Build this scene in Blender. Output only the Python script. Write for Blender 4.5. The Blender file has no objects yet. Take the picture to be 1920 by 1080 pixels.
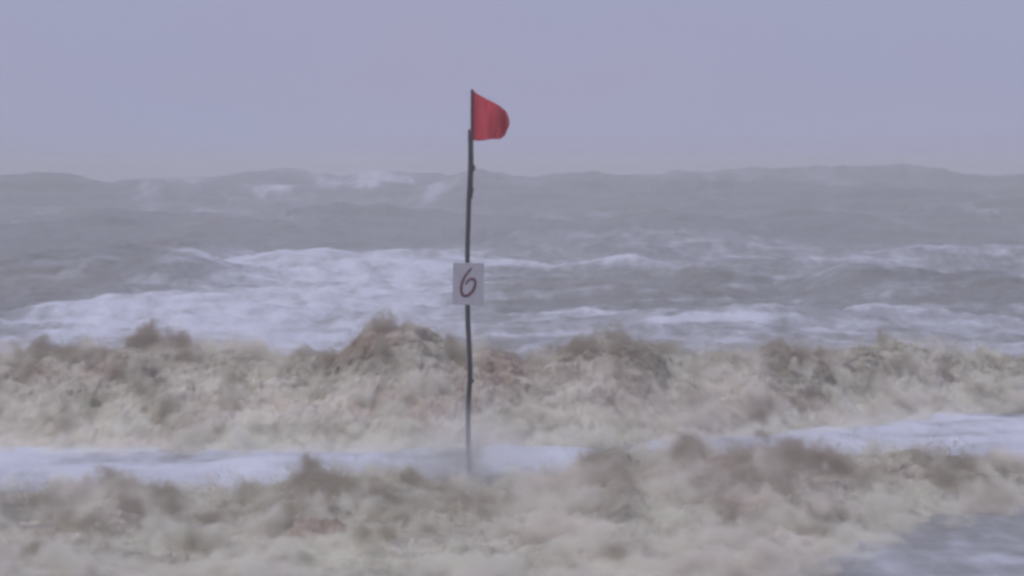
import bpy, math, random
import numpy as np
from mathutils import Vector

random.seed(4); rng = np.random.default_rng(11)
scene = bpy.context.scene
C = scene.collection
R = math.radians

# ------------------------------------------------------------------ camera
CAM_H = 3.2            # eye height above the mean water level, on the beach
F = 7120.0             # focal length in pixels of the 1920 wide photograph
HORIZON = 318.0        # row of the eye level in the photograph
cam_data = bpy.data.cameras.new('camera')
cam_data.sensor_width = 36.0
cam_data.lens = 36.0 * F / 1920.0
cam_data.clip_start = 0.5
cam_data.clip_end = 20000.0
cam = bpy.data.objects.new('camera', cam_data)
C.objects.link(cam)
cam.location = (0, 0, CAM_H)
cam.rotation_euler = (R(90) - math.atan((540 - HORIZON) / F), 0, 0)
scene.camera = cam

# ------------------------------------------------------------------ sky and sun (stormy overcast)
SUN_EL, SUN_AZ = R(60), R(-125)        # azimuth from +Y (out to sea) towards +X
world = bpy.data.worlds.new('World'); scene.world = world
world.use_nodes = True
wn, wl = world.node_tree.nodes, world.node_tree.links
wn.clear()
w_out = wn.new('ShaderNodeOutputWorld')
w_bg = wn.new('ShaderNodeBackground'); w_bg.inputs['Strength'].default_value = 0.1
w_sky = wn.new('ShaderNodeTexSky'); w_sky.sky_type = 'NISHITA'; w_sky.sun_disc = False
w_sky.sun_elevation = SUN_EL; w_sky.sun_rotation = SUN_AZ
w_sky.air_density = 1.0; w_sky.dust_density = 4.0; w_sky.ozone_density = 1.0
w_bw = wn.new('ShaderNodeHueSaturation'); w_bw.inputs['Saturation'].default_value = 0.5
w_mix = wn.new('ShaderNodeMix'); w_mix.data_type = 'RGBA'; w_mix.inputs[0].default_value = 0.9
w_tc = wn.new('ShaderNodeTexCoord')
w_map = wn.new('ShaderNodeMapping'); w_map.inputs['Scale'].default_value = (6, 6, 14)
w_no = wn.new('ShaderNodeTexNoise'); w_no.inputs['Scale'].default_value = 1.0; w_no.inputs['Detail'].default_value = 3.0
w_ramp = wn.new('ShaderNodeValToRGB')      # soft cloud base, grey lavender
w_ramp.color_ramp.elements[0].position = 0.3; w_ramp.color_ramp.elements[0].color = (3.55, 3.92, 5.65, 1)
w_ramp.color_ramp.elements[1].position = 0.7; w_ramp.color_ramp.elements[1].color = (3.88, 3.80, 5.5, 1)
wl.new(w_tc.outputs['Generated'], w_map.inputs[0]); wl.new(w_map.outputs[0], w_no.inputs[0])
wl.new(w_no.outputs[0], w_ramp.inputs[0])
wl.new(w_sky.outputs[0], w_bw.inputs['Color']); wl.new(w_bw.outputs[0], w_mix.inputs[6])
wl.new(w_ramp.outputs[0], w_mix.inputs[7]); wl.new(w_mix.outputs[2], w_bg.inputs[0])
wl.new(w_bg.outputs[0], w_out.inputs[0])

sun_data = bpy.data.lights.new('sun', 'SUN')
sun_data.energy = 1.05; sun_data.angle = R(25); sun_data.color = (1.0, 0.98, 0.95)
sun = bpy.data.objects.new('sun', sun_data); C.objects.link(sun)
sd = Vector((math.sin(SUN_AZ) * math.cos(SUN_EL), math.cos(SUN_AZ) * math.cos(SUN_EL), math.sin(SUN_EL)))
sun.rotation_euler = (-sd).to_track_quat('-Z', 'Y').to_euler()
sun.location = sd * 60

# ------------------------------------------------------------------ exposure and renderer
vs = scene.view_settings
vs.view_transform = 'Standard'; vs.look = 'None'; vs.exposure = 0.0; vs.gamma = 1.0; vs.use_curve_mapping = False
cy = scene.cycles
scene.render.engine = 'CYCLES'
cy.pixel_filter_type = 'BLACKMAN_HARRIS'; cy.filter_width = 3.2      # the soft lens of the photograph
cy.use_denoising = True
cy.max_bounces = 5; cy.diffuse_bounces = 2; cy.glossy_bounces = 2; cy.volume_bounces = 2; cy.transmission_bounces = 2
cy.use_adaptive_sampling = True; cy.adaptive_threshold = 0.04; cy.adaptive_min_samples = 16
cy.volume_step_rate = 1.0; cy.volume_max_steps = 160

# ------------------------------------------------------------------ helpers
def smooth(a, b, x):
    t = np.clip((x - a) / (b - a), 0, 1)
    return t * t * (3 - 2 * t)

def _hash(i, j, k, seed):
    h = (i * 374761393 + j * 668265263 + k * 2147483647 + seed * 1274126177) & 0xFFFFFFFF
    h = ((h ^ (h >> 13)) * 1274126177) & 0xFFFFFFFF
    h = ((h ^ (h >> 16)) * 2246822519) & 0xFFFFFFFF
    return (h ^ (h >> 15)) & 0xFFFFFFFF

_ang = np.arange(256) / 256.0 * 2 * np.pi
_cos, _sin = np.cos(_ang), np.sin(_ang)
def noise2(x, y, seed=0):
    """gradient noise, about -0.7..0.7"""
    x = np.asarray(x, float); y = np.asarray(y, float)
    xi = np.floor(x); yi = np.floor(y)
    fx = x - xi; fy = y - yi
    xi = xi.astype(np.int64); yi = yi.astype(np.int64)
    u = fx * fx * fx * (fx * (fx * 6 - 15) + 10); v = fy * fy * fy * (fy * (fy * 6 - 15) + 10)
    def g(dx, dy):
        h = _hash(xi + dx, yi + dy, 0, seed) & 255
        return _cos[h] * (fx - dx) + _sin[h] * (fy - dy)
    a = g(0, 0); b = g(1, 0); c = g(0, 1); d = g(1, 1)
    return (a + u * (b - a)) * (1 - v) + (c + u * (d - c)) * v

_gz = rng.normal(size=(256, 3)); _gz /= np.linalg.norm(_gz, axis=1)[:, None]
def noise3(x, y, z, seed=0):
    xi = np.floor(x); yi = np.floor(y); zi = np.floor(z)
    fx = x - xi; fy = y - yi; fz = z - zi
    xi = xi.astype(np.int64); yi = yi.astype(np.int64); zi = zi.astype(np.int64)
    f = lambda t: t * t * t * (t * (t * 6 - 15) + 10)
    u, v, w = f(fx), f(fy), f(fz)
    def g(dx, dy, dz):
        G = _gz[_hash(xi + dx, yi + dy, zi + dz, seed) & 255]
        return G[..., 0] * (fx - dx) + G[..., 1] * (fy - dy) + G[..., 2] * (fz - dz)
    l = lambda a, b, t: a + t * (b - a)
    return l(l(l(g(0,0,0), g(1,0,0), u), l(g(0,1,0), g(1,1,0), u), v),
             l(l(g(0,0,1), g(1,0,1), u), l(g(0,1,1), g(1,1,1), u), v), w)

def puffs(x, y, z, seed=0):
    """rounded heads: dome height (0..1) over the nearest scattered centre, and a random value per head"""
    xi = np.floor(x).astype(np.int64); yi = np.floor(y).astype(np.int64); zi = np.floor(z).astype(np.int64)
    best = np.full(x.shape, 9.0); val = np.zeros(x.shape)
    for i in (-1, 0, 1):
        for j in (-1, 0, 1):
            for k in (-1, 0, 1):
                h = _hash(xi + i, yi + j, zi + k, seed)
                cx = xi + i + (h & 255) / 255.0; cy_ = yi + j + ((h >> 8) & 255) / 255.0; cz = zi + k + ((h >> 16) & 255) / 255.0
                rr = 0.75 + 0.5 * ((h >> 12) & 255) / 255.0
                d = ((x - cx) ** 2 + (y - cy_) ** 2 + (z - cz) ** 2) / rr
                m = d < best
                best = np.where(m, d, best); val = np.where(m, ((h >> 20) & 255) / 255.0, val)
    return np.sqrt(np.clip(1 - best, 0, 1)), val

def fbm2(x, y, oct=4, seed=0, gain=0.5):
    s = 0; a = 1.0
    for o in range(oct):
        s = s + a * noise2(x * 2 ** o, y * 2 ** o, seed + o * 17); a *= gain
    return s

def wx(px, d):          # photograph column -> metres across at distance d
    return (px - 960.0) / F * d
def wz(py, d):          # photograph row -> height at distance d
    return CAM_H - (py - HORIZON) / F * d

def grid_mesh(name, X, Y, Z, attrs=None):
    nr, nc = X.shape
    me = bpy.data.meshes.new(name)
    co = np.stack([X, Y, Z], -1).reshape(-1, 3).astype(np.float32)
    idx = np.arange(nr * nc).reshape(nr, nc)
    q = np.stack([idx[:-1, :-1], idx[:-1, 1:], idx[1:, 1:], idx[1:, :-1]], -1).reshape(-1, 4).astype(np.int32)
    me.vertices.add(len(co)); me.vertices.foreach_set('co', co.ravel())
    me.loops.add(q.size); me.loops.foreach_set('vertex_index', q.ravel())
    me.polygons.add(len(q))
    me.polygons.foreach_set('loop_start', np.arange(0, q.size, 4, dtype=np.int32))
    me.polygons.foreach_set('use_smooth', np.ones(len(q), dtype=bool))
    me.update(calc_edges=True)
    for k, v in (attrs or {}).items():
        at = me.attributes.new(k, 'FLOAT', 'POINT'); at.data.foreach_set('value', v.ravel().astype(np.float32))
    return me

def soup_mesh(name, co, faces, smooth_=False):
    me = bpy.data.meshes.new(name)
    n = faces.shape[1]
    me.vertices.add(len(co)); me.vertices.foreach_set('co', co.astype(np.float32).ravel())
    me.loops.add(faces.size); me.loops.foreach_set('vertex_index', faces.astype(np.int32).ravel())
    me.polygons.add(len(faces))
    me.polygons.foreach_set('loop_start', np.arange(0, faces.size, n, dtype=np.int32))
    me.polygons.foreach_set('use_smooth', np.full(len(faces), smooth_, dtype=bool))
    me.update(calc_edges=True)
    return me

def link(name, me, mat, parent=None, **props):
    o = bpy.data.objects.new(name, me); C.objects.link(o)
    if mat: me.materials.append(mat)
    if parent: o.parent = parent
    for k, v in props.items(): o[k] = v
    return o

def empty(name, loc=(0, 0, 0), **props):
    o = bpy.data.objects.new(name, None); C.objects.link(o); o.location = loc
    o.empty_display_size = 0.3
    for k, v in props.items(): o[k] = v
    return o

class NT:
    def __init__(s, name):
        s.m = bpy.data.materials.new(name); s.m.use_nodes = True
        s.n, s.l = s.m.node_tree.nodes, s.m.node_tree.links
        s.n.clear(); s.out = s.n.new('ShaderNodeOutputMaterial')
    def node(s, t, **kw):
        nd = s.n.new(t)
        for k, v in kw.items():
            if k.startswith('_'): setattr(nd, k[1:], v)
            else: nd.inputs[k.replace('__', ' ')].default_value = v
        return nd
    def link(s, a, b): s.l.new(a, b)
    def noise(s, scale, detail=3.0, rough=0.55, mscale=(1, 1, 1), coord=None):
        tc = s.node('ShaderNodeTexCoord'); mp = s.node('ShaderNodeMapping'); mp.inputs['Scale'].default_value = mscale
        no = s.node('ShaderNodeTexNoise'); no.inputs['Scale'].default_value = scale
        no.inputs['Detail'].default_value = detail; no.inputs['Roughness'].default_value = rough
        s.link(coord or tc.outputs['Object'], mp.inputs[0]); s.link(mp.outputs[0], no.inputs[0])
        return no.outputs[0]
    def attr(s, name):
        a = s.node('ShaderNodeAttribute'); a.attribute_name = name; return a.outputs['Fac']
    def math(s, op, a, b=None, c=None, clamp=False):
        m = s.node('ShaderNodeMath'); m.operation = op; m.use_clamp = clamp
        for i, v in enumerate((a, b, c)):
            if v is None: continue
            if isinstance(v, (int, float)): m.inputs[i].default_value = v
            else: s.link(v, m.inputs[i])
        return m.outputs[0]
    def ramp(s, fac, stops):
        r = s.node('ShaderNodeValToRGB'); e = r.color_ramp.elements
        while len(e) < len(stops): e.new(0.5)
        for i, (p, c) in enumerate(stops): e[i].position = p; e[i].color = (*c, 1) if len(c) == 3 else c
        s.link(fac, r.inputs[0]); return r.outputs[0]
    def mix(s, fac, a, b):
        m = s.node('ShaderNodeMix'); m.data_type = 'RGBA'
        for sock, v in ((m.inputs[0], fac), (m.inputs[6], a), (m.inputs[7], b)):
            if hasattr(v, 'is_output'): s.link(v, sock)
            else: sock.default_value = v if isinstance(v, (int, float)) else (*v, 1)
        return m.outputs[2]
    def mixf(s, fac, a, b):
        m = s.node('ShaderNodeMix'); m.data_type = 'FLOAT'
        for sock, v in ((m.inputs[0], fac), (m.inputs[2], a), (m.inputs[3], b)):
            if hasattr(v, 'is_output'): s.link(v, sock)
            else: sock.default_value = v
        return m.outputs[0]
    def bump(s, h, strength, dist):
        b = s.node('ShaderNodeBump'); b.inputs['Strength'].default_value = strength; b.inputs['Distance'].default_value = dist
        s.link(h, b.inputs['Height']); return b.outputs[0]
    def principled(s, color, rough=0.5, normal=None, **kw):
        p = s.node('ShaderNodeBsdfPrincipled')
        for nm, v in (('Base Color', color), ('Roughness', rough)):
            if hasattr(v, 'is_output'): s.link(v, p.inputs[nm])
            else: p.inputs[nm].default_value = (*v, 1) if isinstance(v, tuple) else v
        if normal: s.link(normal, p.inputs['Normal'])
        for k, v in kw.items():
            sk = p.inputs[k.replace('__', ' ')]
            if hasattr(v, 'is_output'): s.link(v, sk)
            else: sk.default_value = v
        s.link(p.outputs[0], s.out.inputs['Surface']); return p

# ------------------------------------------------------------------ materials
def mat_sea():
    t = NT('silty_sea')
    foam = t.attr('foam')
    n1 = t.noise(1.3, 5, 0.62, (1.0, 0.26, 1.0))
    n2 = t.noise(5.0, 5, 0.65, (0.6, 0.15, 1.0))
    # foam breaks into lace where the cover is thin
    fac = t.math('ADD', foam, t.math('MULTIPLY', t.math('SUBTRACT', n2, 0.5), 1.0))
    fac = t.math('ADD', fac, t.math('MULTIPLY', t.math('SUBTRACT', n1, 0.5), 0.8))
    mr = t.node('ShaderNodeMapRange'); mr.interpolation_type = 'SMOOTHSTEP'
    mr.inputs['From Min'].default_value = -0.1; mr.inputs['From Max'].default_value = 1.25
    t.link(fac, mr.inputs['Value']); cover = mr.outputs[0]
    silt = t.noise(0.12, 3, 0.5, (1.0, 0.7, 1.0))
    water = t.ramp(silt, [(0.35, (0.172, 0.172, 0.152)), (0.65, (0.205, 0.196, 0.164))])
    fcol = t.ramp(n1, [(0.3, (0.60, 0.615, 0.70)), (0.7, (0.73, 0.74, 0.82))])
    col = t.mix(cover, water, fcol)
    rough = t.mixf(cover, 0.34, 0.9)
    fine = t.noise(9.0, 4, 0.6, (1.0, 0.6, 1.0))
    h = t.math('ADD', t.math('MULTIPLY', n2, 0.6), t.math('MULTIPLY', fine, 0.3))
    t.principled(col, rough, t.bump(h, 0.5, 0.10), IOR=1.33, Specular__IOR__Level=0.45)
    return t.m

def mat_churn(seed=0.0):
    """sandy, aerated water thrown up by a breaker"""
    t = NT('churned_water')
    a = t.attr('mud_shade'); b = t.attr('tint')
    n = t.noise(7.0, 5, 0.62)
    a2 = t.math('ADD', a, t.math('MULTIPLY', t.math('SUBTRACT', n, 0.5), 0.35))
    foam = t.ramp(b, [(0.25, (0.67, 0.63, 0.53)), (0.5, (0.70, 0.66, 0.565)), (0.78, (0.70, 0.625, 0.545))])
    mud_shade = t.ramp(b, [(0.25, (0.30, 0.275, 0.20)), (0.5, (0.30, 0.265, 0.205)), (0.75, (0.36, 0.275, 0.215))])
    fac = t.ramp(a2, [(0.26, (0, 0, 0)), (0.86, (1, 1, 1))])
    col = t.mix(fac, foam, mud_shade)
    fine = t.noise(22.0, 4, 0.6)
    t.principled(col, 0.85, t.bump(t.math('ADD', n, t.math('MULTIPLY', fine, 0.5)), 0.7, 0.06), Specular__IOR__Level=0.25)
    return t.m

def mat_droplet():
    t = NT('sandy_droplets')
    a = t.attr('mud_shade'); b = t.attr('tint')
    foam = t.ramp(b, [(0.25, (0.74, 0.69, 0.56)), (0.5, (0.78, 0.73, 0.60)), (0.78, (0.78, 0.68, 0.57))])
    mud_shade = t.ramp(b, [(0.25, (0.40, 0.37, 0.28)), (0.5, (0.40, 0.36, 0.28)), (0.75, (0.45, 0.36, 0.28))])
    t.principled(t.mix(t.ramp(a, [(0.34, (0, 0, 0)), (0.72, (1, 1, 1))]), foam, mud_shade), 0.5)
    return t.m

def mat_spray(root, Xc, dc, zc, fr, bk, base_z, seed, sand):
    """water thrown into the air: a cloud whose ragged surface follows the crest of its wave"""
    t = NT('flying_spray')
    tc = t.node('ShaderNodeTexCoord'); sep = t.node('ShaderNodeSeparateXYZ'); t.link(tc.outputs['Object'], sep.inputs[0])
    x0, x1 = Xc[0] - root.location.x, Xc[-1] - root.location.x
    xn = t.math('DIVIDE', t.math('SUBTRACT', sep.outputs[0], float(x0)), float(x1 - x0), clamp=True)
    def curve(vals, lo, hi, npt=56):
        fc = t.node('ShaderNodeFloatCurve'); c = fc.mapping.curves[0]
        pos = np.linspace(0, 1, npt); val = np.interp(pos, (Xc - Xc[0]) / (Xc[-1] - Xc[0]), (vals - lo) / (hi - lo))
        c.points[0].location = (0, val[0]); c.points[1].location = (1, val[-1])
        for p, q in zip(pos[1:-1], val[1:-1]): c.points.new(float(p), float(q))
        fc.mapping.update(); t.link(xn, fc.inputs['Value'])
        return t.math('MULTIPLY_ADD', fc.outputs[0], float(hi - lo), float(lo))
    Zc = curve(zc, -0.5, 2.0); Dc = curve(dc - root.location.y, -15.0, 15.0); Fr = curve(fr, 0.0, 10.0)
    s_ = t.math('SUBTRACT', sep.outputs[1], Dc)
    vf = t.math('DIVIDE', t.math('MAXIMUM', t.math('MULTIPLY', s_, -1.0), 0.0), Fr)
    vb = t.math('DIVIDE', t.math('MAXIMUM', s_, 0.0), float(np.mean(bk)))
    vv = t.math('MAXIMUM', vf, vb)
    prof = t.math('POWER', t.math('SUBTRACT', 1.0, t.math('POWER', vv, 1.6), clamp=True), 1.25)
    envz = t.math('MULTIPLY_ADD', t.math('SUBTRACT', Zc, base_z), prof, base_z)
    above = t.math('SUBTRACT', sep.outputs[2], envz)
    n = t.noise(SPRAY_SCALE, 4, 0.58, (1.0, 0.6, 0.9))
    big = t.noise(0.6, 1, 0.5, (1, 0.7, 1))
    g = t.math('MULTIPLY', t.math('SUBTRACT', n, 0.5), 1.35)
    g = t.math('ADD', g, t.math('MULTIPLY', t.math('SUBTRACT', big, 0.5), 0.22))
    g = t.math('SUBTRACT', t.math('ADD', g, t.math('MULTIPLY_ADD', prof, -0.07, 0.12)), above)
    mr = t.node('ShaderNodeMapRange'); mr.interpolation_type = 'SMOOTHSTEP'
    mr.inputs['From Min'].default_value = 0.0; mr.inputs['From Max'].default_value = 0.2; mr.inputs['To Max'].default_value = SPRAY_DENS
    t.link(g, mr.inputs['Value'])
    hue = t.ramp(t.math('ADD', t.math('MULTIPLY', big, 0.75), t.math('MULTIPLY', n, 0.25)), [(0.34, (0.985, 0.968, 0.82)), (0.5, (0.99, 0.965, 0.85)), (0.62, (0.99, 0.93, 0.83))])
    c2 = t.noise(1.7, 2, 0.6, (1, 0.6, 0.9))
    c2 = t.math('MULTIPLY_ADD', prof, t.math('MULTIPLY_ADD', curve(sand, 0.0, 1.0), -0.40, -0.17), t.math('ADD', c2, 0.10))
    dark = t.ramp(c2, [(0.34, (0.56, 0.515, 0.465)), (0.52, (1, 1, 1))])
    mm = t.node('ShaderNodeMix'); mm.data_type = 'RGBA'; mm.blend_type = 'MULTIPLY'; mm.inputs[0].default_value = 1.0
    t.link(hue, mm.inputs[6]); t.link(dark, mm.inputs[7])
    pv = t.node('ShaderNodeVolumePrincipled'); pv.inputs['Anisotropy'].default_value = 0.0
    veil = t.math('SUBTRACT', t.math('MULTIPLY_ADD', t.math('SUBTRACT', big, 0.5), 0.5, 0.24), above, clamp=True)
    fade = t.math('MULTIPLY', t.math('SUBTRACT', 1.26, vv, clamp=True), 2.6, clamp=True)
    dens = t.math('MULTIPLY', t.math('MULTIPLY_ADD', veil, SPRAY_VEIL, mr.outputs[0]), fade)
    t.link(mm.outputs[2], pv.inputs['Color']); t.link(dens, pv.inputs['Density'])
    t.link(pv.outputs[0], t.out.inputs['Volume'])
    t.m.cycles.volume_step_rate = SPRAY_STEP
    return t.m
SPRAY_SCALE, SPRAY_DENS, SPRAY_STEP, SPRAY_VEIL = 2.8, 9.0, 0.11, 1.5

def mat_mist(name, density, color, scale, lo, hi, mscale=(1, 1, 1), power=(2, 2, 2), step=0.1):
    t = NT(name); t.m.cycles.volume_step_rate = step
    n = t.noise(scale, 4, 0.6, mscale)
    mr = t.node('ShaderNodeMapRange'); mr.interpolation_type = 'SMOOTHSTEP'
    mr.inputs['From Min'].default_value = lo; mr.inputs['From Max'].default_value = hi
    mr.inputs['To Max'].default_value = density
    t.link(n, mr.inputs['Value'])
    # thins out towards the edge of its own bounding box
    tc = t.node('ShaderNodeTexCoord'); sep = t.node('ShaderNodeSeparateXYZ'); t.link(tc.outputs['Generated'], sep.inputs[0])
    r2 = None
    for i in range(3):
        q = t.math('MULTIPLY', t.math('SUBTRACT', sep.outputs[i], (0.5, 0.5, 0.25)[i]), (2.0, 2.0, 1.34)[i])
        q = t.math('POWER', t.math('ABSOLUTE', q), power[i])
        r2 = q if r2 is None else t.math('ADD', r2, q)
    f = t.math('SUBTRACT', 1.0, r2, clamp=True)
    dens = t.math('MULTIPLY', mr.outputs[0], f)
    pv = t.node('ShaderNodeVolumePrincipled'); pv.inputs['Color'].default_value = (*color, 1)
    pv.inputs['Anisotropy'].default_value = 0.0
    t.link(dens, pv.inputs['Density'])
    t.link(pv.outputs[0], t.out.inputs['Volume'])
    return t.m

def mat_wood(name, c0, c1):
    t = NT(name)
    n = t.noise(14.0, 5, 0.6, (1, 1, 0.12))
    p = t.principled(t.ramp(n, [(0.3, c0), (0.7, c1)]), 0.75, t.bump(n, 0.5, 0.004))
    return t.m

def mat_cloth():
    t = NT('red_flag_cloth')
    n = t.noise(6.0, 4, 0.6); w = t.noise(220.0, 2, 0.5)
    col = t.ramp(n, [(0.3, (0.76, 0.085, 0.11)), (0.7, (0.84, 0.10, 0.125))])
    d = t.principled(col, 0.85, t.bump(w, 0.3, 0.001), Specular__IOR__Level=0.2)
    tr = t.node('ShaderNodeBsdfTranslucent'); t.link(col, tr.inputs[0])
    ms = t.node('ShaderNodeMixShader'); ms.inputs[0].default_value = 0.3
    t.link(d.outputs[0], ms.inputs[1]); t.link(tr.outputs[0], ms.inputs[2]); t.link(ms.outputs[0], t.out.inputs['Surface'])
    return t.m

def mat_board():
    t = NT('shaded_white_board')  # white board; the shade on its face is put into the grey base colour
    n = t.noise(9.0, 5, 0.6, (1, 1, 0.5))
    t.principled(t.ramp(n, [(0.3, (0.46, 0.45, 0.49)), (0.7, (0.54, 0.53, 0.57))]), 0.6)
    return t.m

def mat_plain(name, c0, c1, rough=0.7, scale=20):
    t = NT(name); n = t.noise(scale, 3)
    t.principled(t.ramp(n, [(0.3, c0), (0.7, c1)]), rough, t.bump(n, 0.3, 0.003)); return t.m

M_sea, M_churn, M_drop = mat_sea(), mat_churn(), mat_droplet()
M_cloth, M_board = mat_cloth(), mat_board()
M_pole = mat_wood('wet_dark_bamboo', (0.034, 0.030, 0.036), (0.058, 0.050, 0.055))
M_staff = mat_wood('thin_dark_stick', (0.035, 0.028, 0.032), (0.055, 0.045, 0.05))
M_num = mat_plain('dark_red_paint', (0.12, 0.02, 0.035), (0.16, 0.028, 0.045), 0.6)
M_tie = mat_plain('black_cord', (0.03, 0.03, 0.032), (0.05, 0.05, 0.05), 0.8, 90)

# ------------------------------------------------------------------ the sea
def crest(X, D, d0, px, hw, amp, wf, wb, seed, wobble=2.0, bend=0.0):
    """one swell: crest line near distance d0, centred on metre wx(px), asymmetric profile (steep towards the shore)"""
    xc = wx(px, d0); h = hw / F * d0
    line = d0 + wobble * noise2(X / (h * 0.7 + 2), np.zeros_like(X) + seed * 3.1, seed) * 2 + bend * ((X - xc) / h) ** 2
    s = D - line
    prof = np.where(s < 0, np.exp(-(s / wf) ** 2), np.exp(-(s / wb) ** 2))
    env = np.exp(-np.abs((X - xc) / h) ** 3) * (1 + 0.5 * noise2(X / (h * 0.35 + 1), D * 0 + seed, seed + 5))
    return amp * prof * env

SWELLS = [  # distance, column, half width (px), crest row, front width, back width
    (322, 1620, 640, 322, 24, 30), (315, 600, 480, 327, 22, 28), (300, 60, 400, 336, 20, 26),
    (305, 1060, 330, 331, 22, 26), (215, 1890, 240, 384, 14, 18), (182, 1420, 400, 408, 12, 18),
    (270, 1480, 420, 354, 18, 24), (170, 330, 360, 408, 12, 18), (196, 740, 300, 394, 12, 16), (140, 1180, 320, 430, 8, 12),
    (104, 180, 260, 466, 6.5, 9), (122, 310, 170, 452, 7, 9),
    (112, 680, 320, 482, 4, 12), (110, 1060, 260, 494, 4, 10), (112, 1500, 330, 486, 4, 10), (114, 1800, 260, 470, 4, 10),
    (89, 1740, 290, 502, 5.5, 5), (93, 1190, 300, 512, 5, 7), (76, 1500, 480, 588, 2.5, 5), (80, 300, 300, 562, 2.0, 5),
]
def sea_height(X, D):
    z = np.zeros_like(X)
    for i, (d0, px, hw, row, wf, wb) in enumerate(SWELLS):
        z = z + np.clip(crest(X, D, d0, px, hw, wz(row, d0), wf, wb, i + 3, 1.2 if d0 < 150 else 4.0), 0, None) ** 4
    z = z ** 0.25
    far = smooth(120, 330, D)
    z += far * (0.75 * noise2(X / 60, D / 24, 71) + 0.5 * noise2(X / 24, D / 12, 72)) * (1 + smooth(300, 900, D))
    fc = 0.42 * noise2(X / 11, D / 7, 171) + 0.24 * noise2(X / 4.5, D / 4.0, 172) + 0.12 * noise2(X / 1.9, D / 2.4, 173)
    z += smooth(105, 200, D) * (fc + 0.5 * np.abs(fc)) * (0.8 + 0.35 * smooth(200, 420, D))
    mid = smooth(48, 90, D)
    z += 0.22 * mid * noise2(X / 9, D / 5, 73) * (1 + far)
    near_quiet = 0.45 + 0.55 * smooth(44, 60, D) + 0.2 * smooth(55, 65, D) * smooth(125, 105, D)
    c = (0.13 * noise2(X / 3.1, D / 2.3, 74) + 0.085 * noise2(X / 1.4, D / 1.1, 75)
         + 0.05 * noise2(X / 0.62, D / 0.55, 76) + 0.03 * noise2(X / 0.3, D / 0.3, 77))
    c = c + 0.6 * np.abs(c)                       # peaked crests
    z += c * near_quiet * (1 + 0.6 * far)
    return z

def blob(X, D, px0, px1, r0, r1, soft=0.35):
    """a foam field between two columns and two rows of flat water, as a soft patch in metres"""
    dn, df = CAM_H * F / (r1 - HORIZON), CAM_H * F / (r0 - HORIZON)
    dm = 0.5 * (dn + df)
    u = (X - 0.5 * (wx(px0, dm) + wx(px1, dm))) / (0.5 * abs(wx(px1, dm) - wx(px0, dm)))
    v = (D - dm) / (0.5 * (df - dn))
    q = np.maximum(np.abs(u), np.abs(v)) * 0.5 + np.sqrt(u * u + v * v) * 0.5
    return 1 - smooth(1 - soft, 1 + soft, q)

FOAM = [  # columns, rows, strength
    (40, 900, 560, 690, 0.9), (230, 900, 505, 620, 0.9), (400, 920, 478, 560, 0.76), (-100, 260, 600, 690, 0.5),
    (-300, 800, 826, 930, 1.02), (900, 1130, 842, 900, 1.1), (1180, 2300, 775, 905, 1.0),
    (860, 2200, 470, 600, 0.34), (900, 2100, 585, 690, 0.5), (560, 900, 600, 700, 0.5), (780, 1500, 612, 680, 0.4), (1480, 2100, 606, 660, 0.0),
    (1480, 2100, 930, 1120, 0.34), (1600, 2000, 1030, 1110, 0.5),
]
def sea_foam(X, D, Z):
    f = np.zeros_like(X)
    for (a, b, r0, r1, s) in FOAM:
        f = np.maximum(f, s * blob(X, D, a, b, r0, r1))
    # white tops along broken swell crests
    for i, k in ((12, 0.7), (13, 0.85), (14, 0.48), (15, 0.55), (19, 0.8), (18, 0.28)):
        d0, px, hw, row, wf, wb = SWELLS[i]
        h = hw / F * d0
        line = d0 + (1.2 if d0 < 150 else 4.0) * noise2(X / (h * 0.7 + 2), np.zeros_like(X) + (i + 3) * 3.1, i + 3) * 2
        s = D - line
        f = np.maximum(f, k * np.exp(-np.abs((X - wx(px, d0)) / h) ** 4) * np.where(s < 0, np.exp(-(s / (wf * .55)) ** 2), np.exp(-(s / (wb * .6)) ** 2)))
    # dark unbroken faces shoreward of the steep swells
    for i, k in ((10, 0.92), (16, 0.85), (17, 0.75)):
        d0, px, hw, row, wf, wb = SWELLS[i]
        s = D - d0; h = hw / F * d0
        f = f * (1 - k * np.exp(-np.abs((X - wx(px, d0)) / h) ** 4) * np.exp(-((s + wf * 0.5) / (wf * 1.15)) ** 4))
    n = fbm2(X / 1.1, D / 4.0, 5, 91, 0.62)
    streak = fbm2(X / 5.0, D / 1.6, 4, 95)
    f = f * np.clip(1.0 + 0.45 * n + 0.3 * streak, 0.3, 1.5)
    f += (0.16 + 0.2 * smooth(58, 66, D) * smooth(125, 105, D)) * smooth(0.0, 0.6, streak + 0.4 * n) * smooth(330, 100, D)
    far_n = fbm2(X / 5.0, D / 20.0, 5, 191, 0.6)                # pale patches left by waves that broke far out
    f += 0.35 * smooth(0.12, 0.6, far_n + 0.25 * smooth(1.0, 3.0, Z)) * smooth(130, 190, D)
    f += 0.6 * np.exp(-np.abs((X - wx(580, 310)) / (260 / F * 310)) ** 4) * np.exp(-((D - 300) / 26) ** 2) * np.clip(0.4 + 1.6 * far_n, 0, 1.3)
    f += 0.16 * np.clip(Z - 0.05, 0, 0.3) * smooth(130, 60, D)
    return np.clip(f, 0, 1.15)

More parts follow.
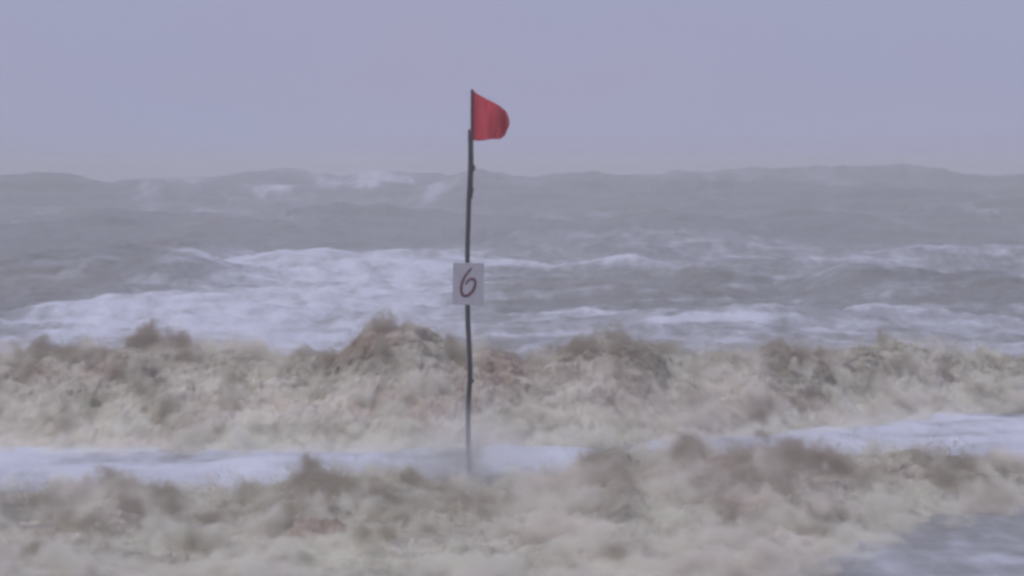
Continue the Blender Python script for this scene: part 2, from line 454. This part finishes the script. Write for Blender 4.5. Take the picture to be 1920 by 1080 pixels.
def ranges(segs):
    out = [np.array([segs[0][0]])]
    for a, b, n in segs: out.append(a * (b / a) ** (np.arange(1, n + 1) / n))
    return np.concatenate(out)
rows = ranges([(5, 27, 60), (27, 60, 400), (60, 130, 400), (130, 420, 280), (420, 1500, 220), (1500, 3600, 40)])
uc = np.concatenate([np.linspace(-0.62, -0.16, 60)[:-1], np.linspace(-0.16, 0.16, 760), np.linspace(0.16, 0.62, 60)[1:]])
Dg, Ug = np.meshgrid(rows, uc, indexing='ij')
Xg = Ug * Dg
Zg = sea_height(Xg, Dg)
Fg = sea_foam(Xg, Dg, Zg)
Zg = Zg + 0.05 * Fg
sea = link('sea', grid_mesh('sea', Xg, Dg, Zg, {'foam': Fg}), M_sea, kind='structure',
           label='rough grey brown sea with long swells and white foam streaks reaching the hazy horizon')

# ------------------------------------------------------------------ breaking waves
def interp(pts, x):
    pts = np.array(pts, float); return np.interp(x, pts[:, 0], pts[:, 1])

def smooth_interp(pts, x, w):
    k = np.linspace(-w, w, 9); return sum(interp(pts, x + o) for o in k) / 9

def breaker(name, label, crest_rows, dist, front, back, px0, px1, ncol, nrow, base_z, bill, seed, plumes, group):
    """churned heap of aerated water: a ridge in metres, roughened by several octaves of billows"""
    root = empty(name, (wx(0.5 * (px0 + px1), interp(dist, 960)), float(interp(dist, 0.5 * (px0 + px1))), 0), label=label, category='wave', group=group)
    px = np.linspace(px0, px1, ncol)
    dc = smooth_interp(dist, px, 60)
    zc = wz(smooth_interp(crest_rows, px, 14), dc)
    Xc = wx(px, dc)
    fr = smooth_interp(front, px, 60); bk = smooth_interp(back, px, 60)
    v = np.linspace(-1, 1, nrow)[:, None]
    v = np.sign(v) * np.abs(v) ** 1.15
    S = np.where(v < 0, v * fr, v * bk)
    prof = np.where(v < 0, np.clip(1 - np.abs(v) ** 1.6, 0, 1) ** 1.25, np.cos(np.abs(v) * np.pi / 2) ** 1.2)
    X = np.broadcast_to(Xc, S.shape).copy(); D = dc + S
    Z = base_z + (zc - base_z - 0.10) * prof
    # direction of the heap's surface
    nz = 0.55 + 0.45 * np.abs(v) ** 2; ny = np.where(v < 0, -0.75, 0.45) * np.ones_like(S)
    amp = bill * np.clip(prof * 1.3, 0, 1) ** 0.8
    wob = 0.16 * noise3(X / 0.35, D / 0.35, Z / 0.35, seed + 30); wo2 = 0.16 * noise3(X / 0.35 + 9, D / 0.35, Z / 0.35, seed + 31)
    p1, c1 = puffs((X + wob) / 0.46, (D + wo2) / 0.75, (Z + wob) / 0.42, seed)
    p2, c2 = puffs((X + wo2) / 0.20 + 7, (D + wob) / 0.30, (Z + wo2) / 0.19, seed + 1)
    p3, c3 = puffs((X + wob) / 0.085 + 3, (D + wo2) / 0.12, (Z + wob) / 0.08, seed + 2)
    fine = noise3(X / 0.05, D / 0.08, Z / 0.05, seed + 3)
    rid = lambda L_, sd_: 1.1 * (1 - np.clip(np.abs(noise3(X / L_ + 5.3, D / L_, Z / L_ * 0.8, sd_)) * 2.4, 0, 1)) ** 2 - 0.38
    disp = 1.0 * (p1 - 0.62) * (0.5 + c1) + 0.6 * (p2 - 0.6) * (0.5 + c2) + 0.3 * (p3 - 0.55) + 0.20 * rid(0.21, seed + 5) + 0.10 * rid(0.10, seed + 6) + 0.06 * fine
    warp = noise3(X / 0.5, D / 0.5, Z / 0.5, seed + 40)
    Dn = D + ny * disp * amp + 0.10 * warp * amp / bill
    Xn = X + 0.22 * noise3(X / 0.4, D / 0.4, Z / 0.4, seed + 41) * amp / bill * 0.6
    Zn = Z + nz * disp * amp
    edge = np.clip((1 - np.abs(v)) / 0.05, 0, 1)
    Zn = np.where(edge < 1, Zn * edge + (base_z - 0.25) * (1 - edge), Zn)
    side = np.clip(np.minimum(np.arange(ncol), np.arange(ncol)[::-1]) / 14.0, 0, 1)
    Zn = Zn * side + (base_z - 0.3) * (1 - side)
    soft_c = fbm2(X / 0.8 + 9, (D * 0.6 + Z * 1.6) / 0.7, 3, seed + 60)
    mud_shade = 0.56 + 0.40 * soft_c + 0.30 * (c1 - 0.5) + 0.16 * (c2 - 0.5) - 0.22 * (disp - 0.05) + 0.26 * (prof - 0.5)  # sandy tone, plus painted shade: darker in the creases between puffs
    ptint = 0
    for (pc, ph, pa, pt) in plumes:
        kx = np.exp(-np.abs((px - pc) / ph) ** 4) * np.clip(prof, 0, 1)
        mud_shade = mud_shade + pa * kx; ptint = ptint + pt * kx
    tint = 0.47 + 0.55 * noise2(X / 1.5 + 3, (D * .5 + Z * 1.4) / 1.1, seed + 80) + 0.16 * (c1 - 0.5) + ptint
    body = link('churned_water', grid_mesh('churned_water', X * 0 + Xn - root.location.x, Dn - root.location.y, Zn, {'mud_shade': mud_shade, 'tint': tint}), M_churn, root)
    # jets of droplets torn off the heap
    r = np.random.default_rng(seed)
    nj, nd = 600, 80
    wgt = (np.clip(prof, 0, 1) ** 1.6 * np.clip(disp + 0.2, 0.02, 1) * (np.abs(v) < 0.85) * np.where(v > 0, 1.6, 1.0) * side).ravel()
    pick = r.choice(wgt.size, nj, p=wgt / wgt.sum())
    O = np.stack([Xn.ravel()[pick], Dn.ravel()[pick], Zn.ravel()[pick]], -1)
    dr = np.stack([r.normal(-0.1, 0.45, nj), r.normal(-0.35, 0.4, nj), np.abs(r.normal(0.9, 0.35, nj))], -1)
    dr /= np.linalg.norm(dr, axis=1)[:, None]
    ln = 0.06 + 0.16 * r.random(nj) ** 2 + 0.10 * np.clip(prof.repeat(ncol, 1).ravel()[pick], 0, 1)
    tt = r.random((nj, nd)) ** 1.3
    P = O[:, None] + dr[:, None] * (tt * ln[:, None])[..., None] + r.normal(0, 1, (nj, nd, 3)) * (0.02 + 0.07 * tt)[..., None]
    P[..., 2] -= 0.15 * (tt * ln[:, None]) ** 2
    P = P.reshape(-1, 3) - np.array([root.location.x, root.location.y, 0])
    nt = nj * nd
    sz = 0.0016 + 0.0036 * r.random(nt) ** 3
    T = np.array([(1, 1, 1), (1, -1, -1), (-1, 1, -1), (-1, -1, 1)], float)
    rot = np.linalg.qr(r.normal(size=(200, 3, 3)))[0][r.integers(0, 200, nt)]
    co = (P[:, None, :] + sz[:, None, None] * np.einsum('ij,njk->nik', T, rot)).reshape(-1, 3)
    fb = np.array([(0, 1, 2), (0, 3, 1), (0, 2, 3), (1, 3, 2)])
    dm = soup_mesh('spray_droplets', co, (np.arange(nt)[:, None, None] * 4 + fb[None]).reshape(-1, 3), True)
    for nm_, arr in (('mud_shade', mud_shade.ravel()[pick] + r.normal(0, 0.12, nj)), ('tint', tint.ravel()[pick])):
        dm.attributes.new(nm_, 'FLOAT', 'POINT').data.foreach_set('value', np.repeat(arr, nd * 4).astype(np.float32))
    link('spray_droplets', dm, M_drop, root, kind='stuff')
    # closed envelope of flying spray round the heap
    ce = slice(None, None, 10); re_ = slice(None, None, 8)
    Xe, De, Ze = X[re_, ce], D[re_, ce], Z[re_, ce]
    ve = np.abs(np.broadcast_to(v, X.shape)[re_, ce])
    Ze = np.maximum(Ze + 0.5, base_z + 0.35) * np.where(ve > 0.97, 0, 1) + np.where(ve > 0.97, base_z - 0.2, 0)
    De = De + np.where(np.broadcast_to(v, X.shape)[re_, ce] < 0, -0.9, 0.35)
    top = np.stack([Xe, De, Ze], -1)
    nr_, nc_ = Xe.shape
    low = top.copy(); low[..., 2] = base_z - 0.35
    V = np.concatenate([top.reshape(-1, 3), low.reshape(-1, 3)]) - np.array([root.location.x, root.location.y, 0])
    idx = np.arange(nr_ * nc_).reshape(nr_, nc_); k = nr_ * nc_
    f1 = np.stack([idx[:-1, :-1], idx[:-1, 1:], idx[1:, 1:], idx[1:, :-1]], -1).reshape(-1, 4)
    ring = np.concatenate([idx[0, :], idx[1:, -1], idx[-1, -2::-1], idx[-2:0:-1, 0]])
    rn = np.roll(ring, -1)
    f2 = np.stack([ring, ring + k, rn + k, rn], -1)
    sp = link('flying_spray', soup_mesh('flying_spray', V, np.concatenate([f1, f1[:, ::-1] + k, f2])),
              mat_spray(root, Xc, dc, zc, fr, bk, base_z, seed, sum(pa * np.exp(-np.abs((px - pc) / ph) ** 4) for (pc, ph, pa, pt) in plumes)), root, kind='stuff')
    return root, (Xn, Dn, Zn)

BACK_ROWS = [(-700, 670), (0, 668), (100, 658), (200, 658), (290, 638), (340, 652), (430, 652), (520, 668), (625, 668), (650, 655), (668, 634), (690, 616), (720, 611), (760, 610), (795, 613), (820, 628),
             (842, 662), (930, 652), (990, 684), (1060, 655), (1110, 634), (1200, 640), (1260, 668), (1330, 665), (1450, 655), (1560, 664), (1690, 638),
             (1750, 660), (1850, 668), (1920, 680), (2600, 680)]
BACK_D = [(-700, 47), (0, 46.5), (400, 46), (900, 46), (1200, 47), (1500, 49), (1920, 54), (2600, 60)]
FRONT_ROWS = [(-700, 950), (0, 954), (130, 944), (230, 920), (330, 950), (470, 930), (600, 888), (690, 905), (750, 892), (800, 915), (880, 926), (960, 924),
              (1060, 890), (1150, 846), (1200, 872), (1250, 846), (1330, 856), (1430, 848), (1500, 852), (1600, 862), (1700, 850), (1800, 866), (1920, 888), (2600, 915)]
FRONT_D = [(-700, 36), (0, 36), (900, 36), (1200, 36.5), (1500, 37.2), (1920, 39), (2600, 41)]

breaker('breaking_wave', 'tall sandy brown breaking wave churning across the picture directly behind the flag pole', BACK_ROWS, BACK_D,
        [(-700, 3.6), (900, 3.3), (1500, 3.0), (2600, 3.0)], [(0, 2.6)], -560, 2480, 1420, 190, 0.0, 0.28, 100, [(745, 95, 0.24, 0.22), (935, 55, 0.16, 0.22), (290, 45, 0.2, -0.2), (1130, 70, 0.14, 0.1), (1215, 30, 0.2, 0), (1480, 60, 0.3, -0.12), (110, 60, 0.14, 0), (215, 40, 0.2, 0.15), (1580, 50, 0.14, 0)],
        'breaking waves near the shore')
breaker('breaking_wave', 'low sandy brown breaking wave nearest the camera in front of the flag pole', FRONT_ROWS, FRONT_D,
        [(-700, 8.5), (900, 8.5), (1150, 8.0), (1350, 7.6), (1500, 6.1), (1600, 4.8), (1700, 3.8), (1920, 2.5), (2600, 2.2)], [(0, 1.3)], -560, 2480, 1420, 220, -0.03, 0.28, 300, [(615, 65, 0.26, 0.1), (745, 35, 0.14, -0.1), (480, 70, 0.14, -0.15), (1140, 50, 0.3, -0.1), (1290, 60, 0.12, 0), (1400, 95, 0.17, 0.12), (1500, 60, 0.16, 0), (1760, 70, 0.2, 0.12), (260, 40, 0.1, -0.1)],
        'breaking waves near the shore')

# ------------------------------------------------------------------ the warning flag on its pole
PD = 40.0
def pp(px, py, off=0.0):        # a point in the pole's plane, metres
    return Vector((wx(px, PD), PD + off, wz(py, PD)))
base = pp(880, 882)
root = empty('flag_pole', base, label='crooked dark bamboo pole with red warning flag and numbered board standing in the surf', category='flag pole')

def tube(name, pts, radii, mat, parent, seg=14, rough=0.0, seed=1, **props):
    pts = [Vector(p) - base for p in pts]
    n = 60 if len(pts) > 4 else 24
    t = np.linspace(0, len(pts) - 1, n)
    P = np.array([[np.interp(tt, range(len(pts)), [p[i] for p in pts]) for i in range(3)] for tt in t])
    for _ in range(2): P[1:-1] = (P[:-2] + 2 * P[1:-1] + P[2:]) / 4
    rad = np.interp(t, range(len(radii)), radii)
    a = np.linspace(0, 2 * np.pi, seg, endpoint=False)
    tan = np.gradient(P, axis=0); tan /= np.linalg.norm(tan, axis=1)[:, None]
    ref = np.array([0, 1, 0.0]) if abs(tan[0][1]) < 0.9 else np.array([1.0, 0, 0])
    s = np.cross(tan, ref); s /= np.linalg.norm(s, axis=1)[:, None]; b = np.cross(s, tan)
    rr = rad[:, None] * (1 + rough * noise2(np.repeat(t[:, None] * 2.3, seg, 1), np.repeat(np.cos(a)[None] * 1.5 + seed, n, 0), seed))
    V = P[:, None, :] + rr[..., None] * (np.cos(a)[None, :, None] * s[:, None] + np.sin(a)[None, :, None] * b[:, None])
    co = np.concatenate([V.reshape(-1, 3), P[:1], P[-1:]])
    fs = []
    for i in range(n - 1):
        for j in range(seg): k = (j + 1) % seg; fs.append((i * seg + j, i * seg + k, (i + 1) * seg + k, (i + 1) * seg + j))
    for j in range(seg):
        k = (j + 1) % seg
        fs.append((n * seg, j, k)[::-1]); fs.append((n * seg + 1, (n - 1) * seg + j, (n - 1) * seg + k))
    me = bpy.data.meshes.new(name); me.from_pydata(co.tolist(), [], fs); me.update()
    for p in me.polygons: p.use_smooth = True
    return link(name, me, mat, parent, **props)

pole_px = [(880, 925), (880, 880), (878, 820), (877.5, 780), (879, 740), (881.5, 705), (880, 660), (877.5, 610), (876.5, 560), (876, 500), (877, 450), (878.5, 390), (880.5, 350), (882, 315), (882, 280), (881, 243)]
pole_r = [.027, .027, .027, .027, .027, .027, .026, .026, .0255, .025, .025, .025, .0255, .0245, .0225, .021]
pole = tube('pole', [pp(*p) for p in pole_px], pole_r, M_pole, root, 16, 0.12, 3)
staff = tube('staff', [pp(885.4, 168, -.02), pp(885.2, 215, -.02), pp(885, 262, -.022), pp(885.5, 310, -.03), pp(884, 372, -.036)], [.011, .013, .014, .014, .012], M_staff, root, 10, 0.08, 5)
def band(parent, px, py, r, h, mat, name='tie'):
    pts = [pp(px - .6, py + h / 2), pp(px, py), pp(px + .6, py - h / 2)]
    return tube(name, pts, [r * .9, r, r * .9], mat, parent, 14, 0.25, int(py))
for (x, y, r, h) in ((883, 258, .034, 7), (884.5, 315, .037, 12), (882.5, 356, .034, 10)):
    band(root, x, y, r, h, M_tie)
band(pole, 882.6, 714, .033, 7, M_pole, 'node'); band(pole, 877, 610, .0285, 5, M_pole, 'node'); band(pole, 877.4, 455, .0275, 5, M_pole, 'node')

# flag: a square cloth streaming right, its fly end curling away
top = [(885, 168.5), (897, 177), (911, 185), (925, 192), (938, 199.5), (947, 207), (952.5, 216), (954.5, 224)]
bot = [(885, 263), (897, 264.2), (911, 263), (923, 260.6), (932, 261.2), (940, 260), (946.5, 254), (951.5, 243)]
NU, NV = 44, 40
us = np.linspace(0, 7, NU); vs_ = np.linspace(0, 1, NV)
co = []
for v in vs_:
    for u in us:
        tx = np.interp(u, range(8), [p[0] for p in top]); ty = np.interp(u, range(8), [p[1] for p in top])
        bx_ = np.interp(u, range(8), [p[0] for p in bot]); by = np.interp(u, range(8), [p[1] for p in bot])
        x = tx * (1 - v) + bx_ * v; y = ty * (1 - v) + by * v
        x += max(0, (u - 5) / 2) * 2.0 * math.sin(math.pi * v)
        w = u / 7
        off = -0.02 + w * (0.07 * math.sin(u * 1.5 + v * 1.6) + 0.045 * math.sin(u * 2.9 - v * 3.0 + 1) + 0.012 * math.sin(u * 6.1 + v * 5)) + 0.16 * max(0, w - 0.62) ** 1.3 * 4 * (0.4 + v)
        co.append(pp(x, y, off) - base)
fs = [(j * NU + i, (j + 1) * NU + i, (j + 1) * NU + i + 1, j * NU + i + 1) for j in range(NV - 1) for i in range(NU - 1)]
me = bpy.data.meshes.new('flag'); me.from_pydata(co, [], fs); me.update()
for p in me.polygons: p.use_smooth = True
flag = link('flag', me, M_cloth, root, label='plain red flag streaming to the right with its corner curled')
so = flag.modifiers.new('thickness', 'SOLIDIFY'); so.thickness = 0.003

# hem along the hoist where the cloth is sewn round the stick
hem = tube('hem', [pp(885.6, 169.5, -.02), pp(885.4, 215, -.02), pp(885.2, 262.5, -.022)], [.0165, .0175, .018], mat_plain('dark_red_hem', (0.10, 0.02, 0.035), (0.14, 0.03, 0.05), 0.85), flag, 10, 0.08, 9)

# number board
bo = pp(878.3, 532, -0.04) - base
bw, bh = 58.5 / F * PD / 2, 79 / F * PD / 2
import bmesh
bm = bmesh.new()
bmesh.ops.create_cube(bm, size=1)
for v in bm.verts: v.co = Vector((v.co.x * bw * 2, v.co.y * 0.012, v.co.z * bh * 2)) 
bmesh.ops.bevel(bm, geom=bm.edges[:], offset=0.003, segments=2, affect='EDGES')
me = bpy.data.meshes.new('number_board'); bm.to_mesh(me); bm.free()
board = link('number_board', me, M_board, root, label='pale rectangular board hand painted with a dark red 6')
board.location = bo; board.rotation_euler = (R(2), R(0.6), R(1.5))
six = [(505, 372), (487, 396), (460, 424), (432, 462), (408, 510), (392, 560), (387, 610), (392, 650), (408, 682), (432, 694), (462, 684), (496, 660), (524, 625), (543, 580), (549, 540), (540, 508), (520, 494), (495, 496), (470, 512), (450, 538), (438, 562)]
six = [(800 + a / 6.0, 440 + b / 6.0) for a, b in six]
thick = [.006, .0085, .0095, .010, .0105, .011, .0115, .012, .012, .0125, .0125, .0125, .012, .012, .0115, .011, .0105, .0095, .009, .0075, .005]
n = 90; t = np.linspace(0, len(six) - 1, n)
P = np.array([[np.interp(tt, range(len(six)), [p[i] for p in six]) for i in (0, 1)] for tt in t])
for _ in range(6): P[1:-1] = (P[:-2] + 2 * P[1:-1] + P[2:]) / 4
L = np.stack([(P[:, 0] - 878.3) / F * PD, -(P[:, 1] - 532) / F * PD], -1)
tan = np.gradient(L, axis=0); tan /= np.linalg.norm(tan, axis=1)[:, None]
nor = np.stack([-tan[:, 1], tan[:, 0]], -1)
wd = 1.22 * np.interp(t, range(len(six)), thick)[:, None] * (1 + 0.12 * rng.normal(size=(n, 1)) * 0.4)
co, fs = [], []
for i in range(n):
    a = L[i] + nor[i] * wd[i]; b = L[i] - nor[i] * wd[i]
    for y in (-0.0090, -0.0055):
        co.append((a[0], y, a[1])); co.append((b[0], y, b[1]))
for i in range(n - 1):
    k, m = i * 4, i * 4 + 4
    fs += [(k, k + 1, m + 1, m), (k, m, m + 2, k + 2), (k + 1, k + 3, m + 3, m + 1)]
fs += [(0, 2, 3, 1), ((n - 1) * 4, (n - 1) * 4 + 1, (n - 1) * 4 + 3, (n - 1) * 4 + 2)]
me = bpy.data.meshes.new('numeral'); me.from_pydata(co, [], fs); me.update()
num = link('numeral', me, M_num, board)

# ------------------------------------------------------------------ spray and haze (air full of water)
def mist_box(name, lo, hi, mat, **props):
    lo, hi = Vector(lo), Vector(hi); c = (lo + hi) / 2; s = hi - lo
    bm = bmesh.new(); bmesh.ops.create_cube(bm, size=1)
    for v in bm.verts: v.co = Vector((v.co.x * s.x, v.co.y * s.y, v.co.z * s.z))
    me = bpy.data.meshes.new(name); bm.to_mesh(me); bm.free()
    o = link(name, me, mat, None, kind='stuff', **props); o.location = c
    return o
mist_box('spray', (wx(640, 38.6), 37.2, -0.3), (wx(1120, 38.6), 39.9, 1.0), mat_mist('splash_spray', 1.6, (0.90, 0.89, 0.87), 2.2, 0.3, 0.7, (1, 1, 1), (1.4, 2, 1.2), 0.3),
         label='dense burst of spray hiding the foot of the flag pole')

t = NT('sea_haze')
pv = t.node('ShaderNodeVolumePrincipled'); pv.inputs['Color'].default_value = (0.965, 0.96, 0.97, 1)
pv.inputs['Density'].default_value = 0.0026; pv.inputs['Anisotropy'].default_value = 0.0
t.link(pv.outputs[0], t.out.inputs['Volume'])
zmin, zmax = float(Zg.min()) - 1.0, max(float(Zg.max()) + 0.4, 5.0)
hz = mist_box('haze', (-2600, -30, zmin), (2600, 3700, zmax), t.m, label='thin pale sea haze fading the far swells into the sky')
print('SEA', Zg.min(), Zg.max(), zmax)

t = NT('wind_blown_spray')
pv = t.node('ShaderNodeVolumePrincipled'); pv.inputs['Color'].default_value = (0.965, 0.96, 0.97, 1)
pv.inputs['Density'].default_value = 0.007; pv.inputs['Anisotropy'].default_value = 0.0
t.link(pv.outputs[0], t.out.inputs['Volume'])
mist_box('spray', (-2500, 296, zmin + 0.4), (2500, 3650, zmax - 0.2), t.m, label='pale bank of wind blown spray hiding the horizon beyond the far swells')
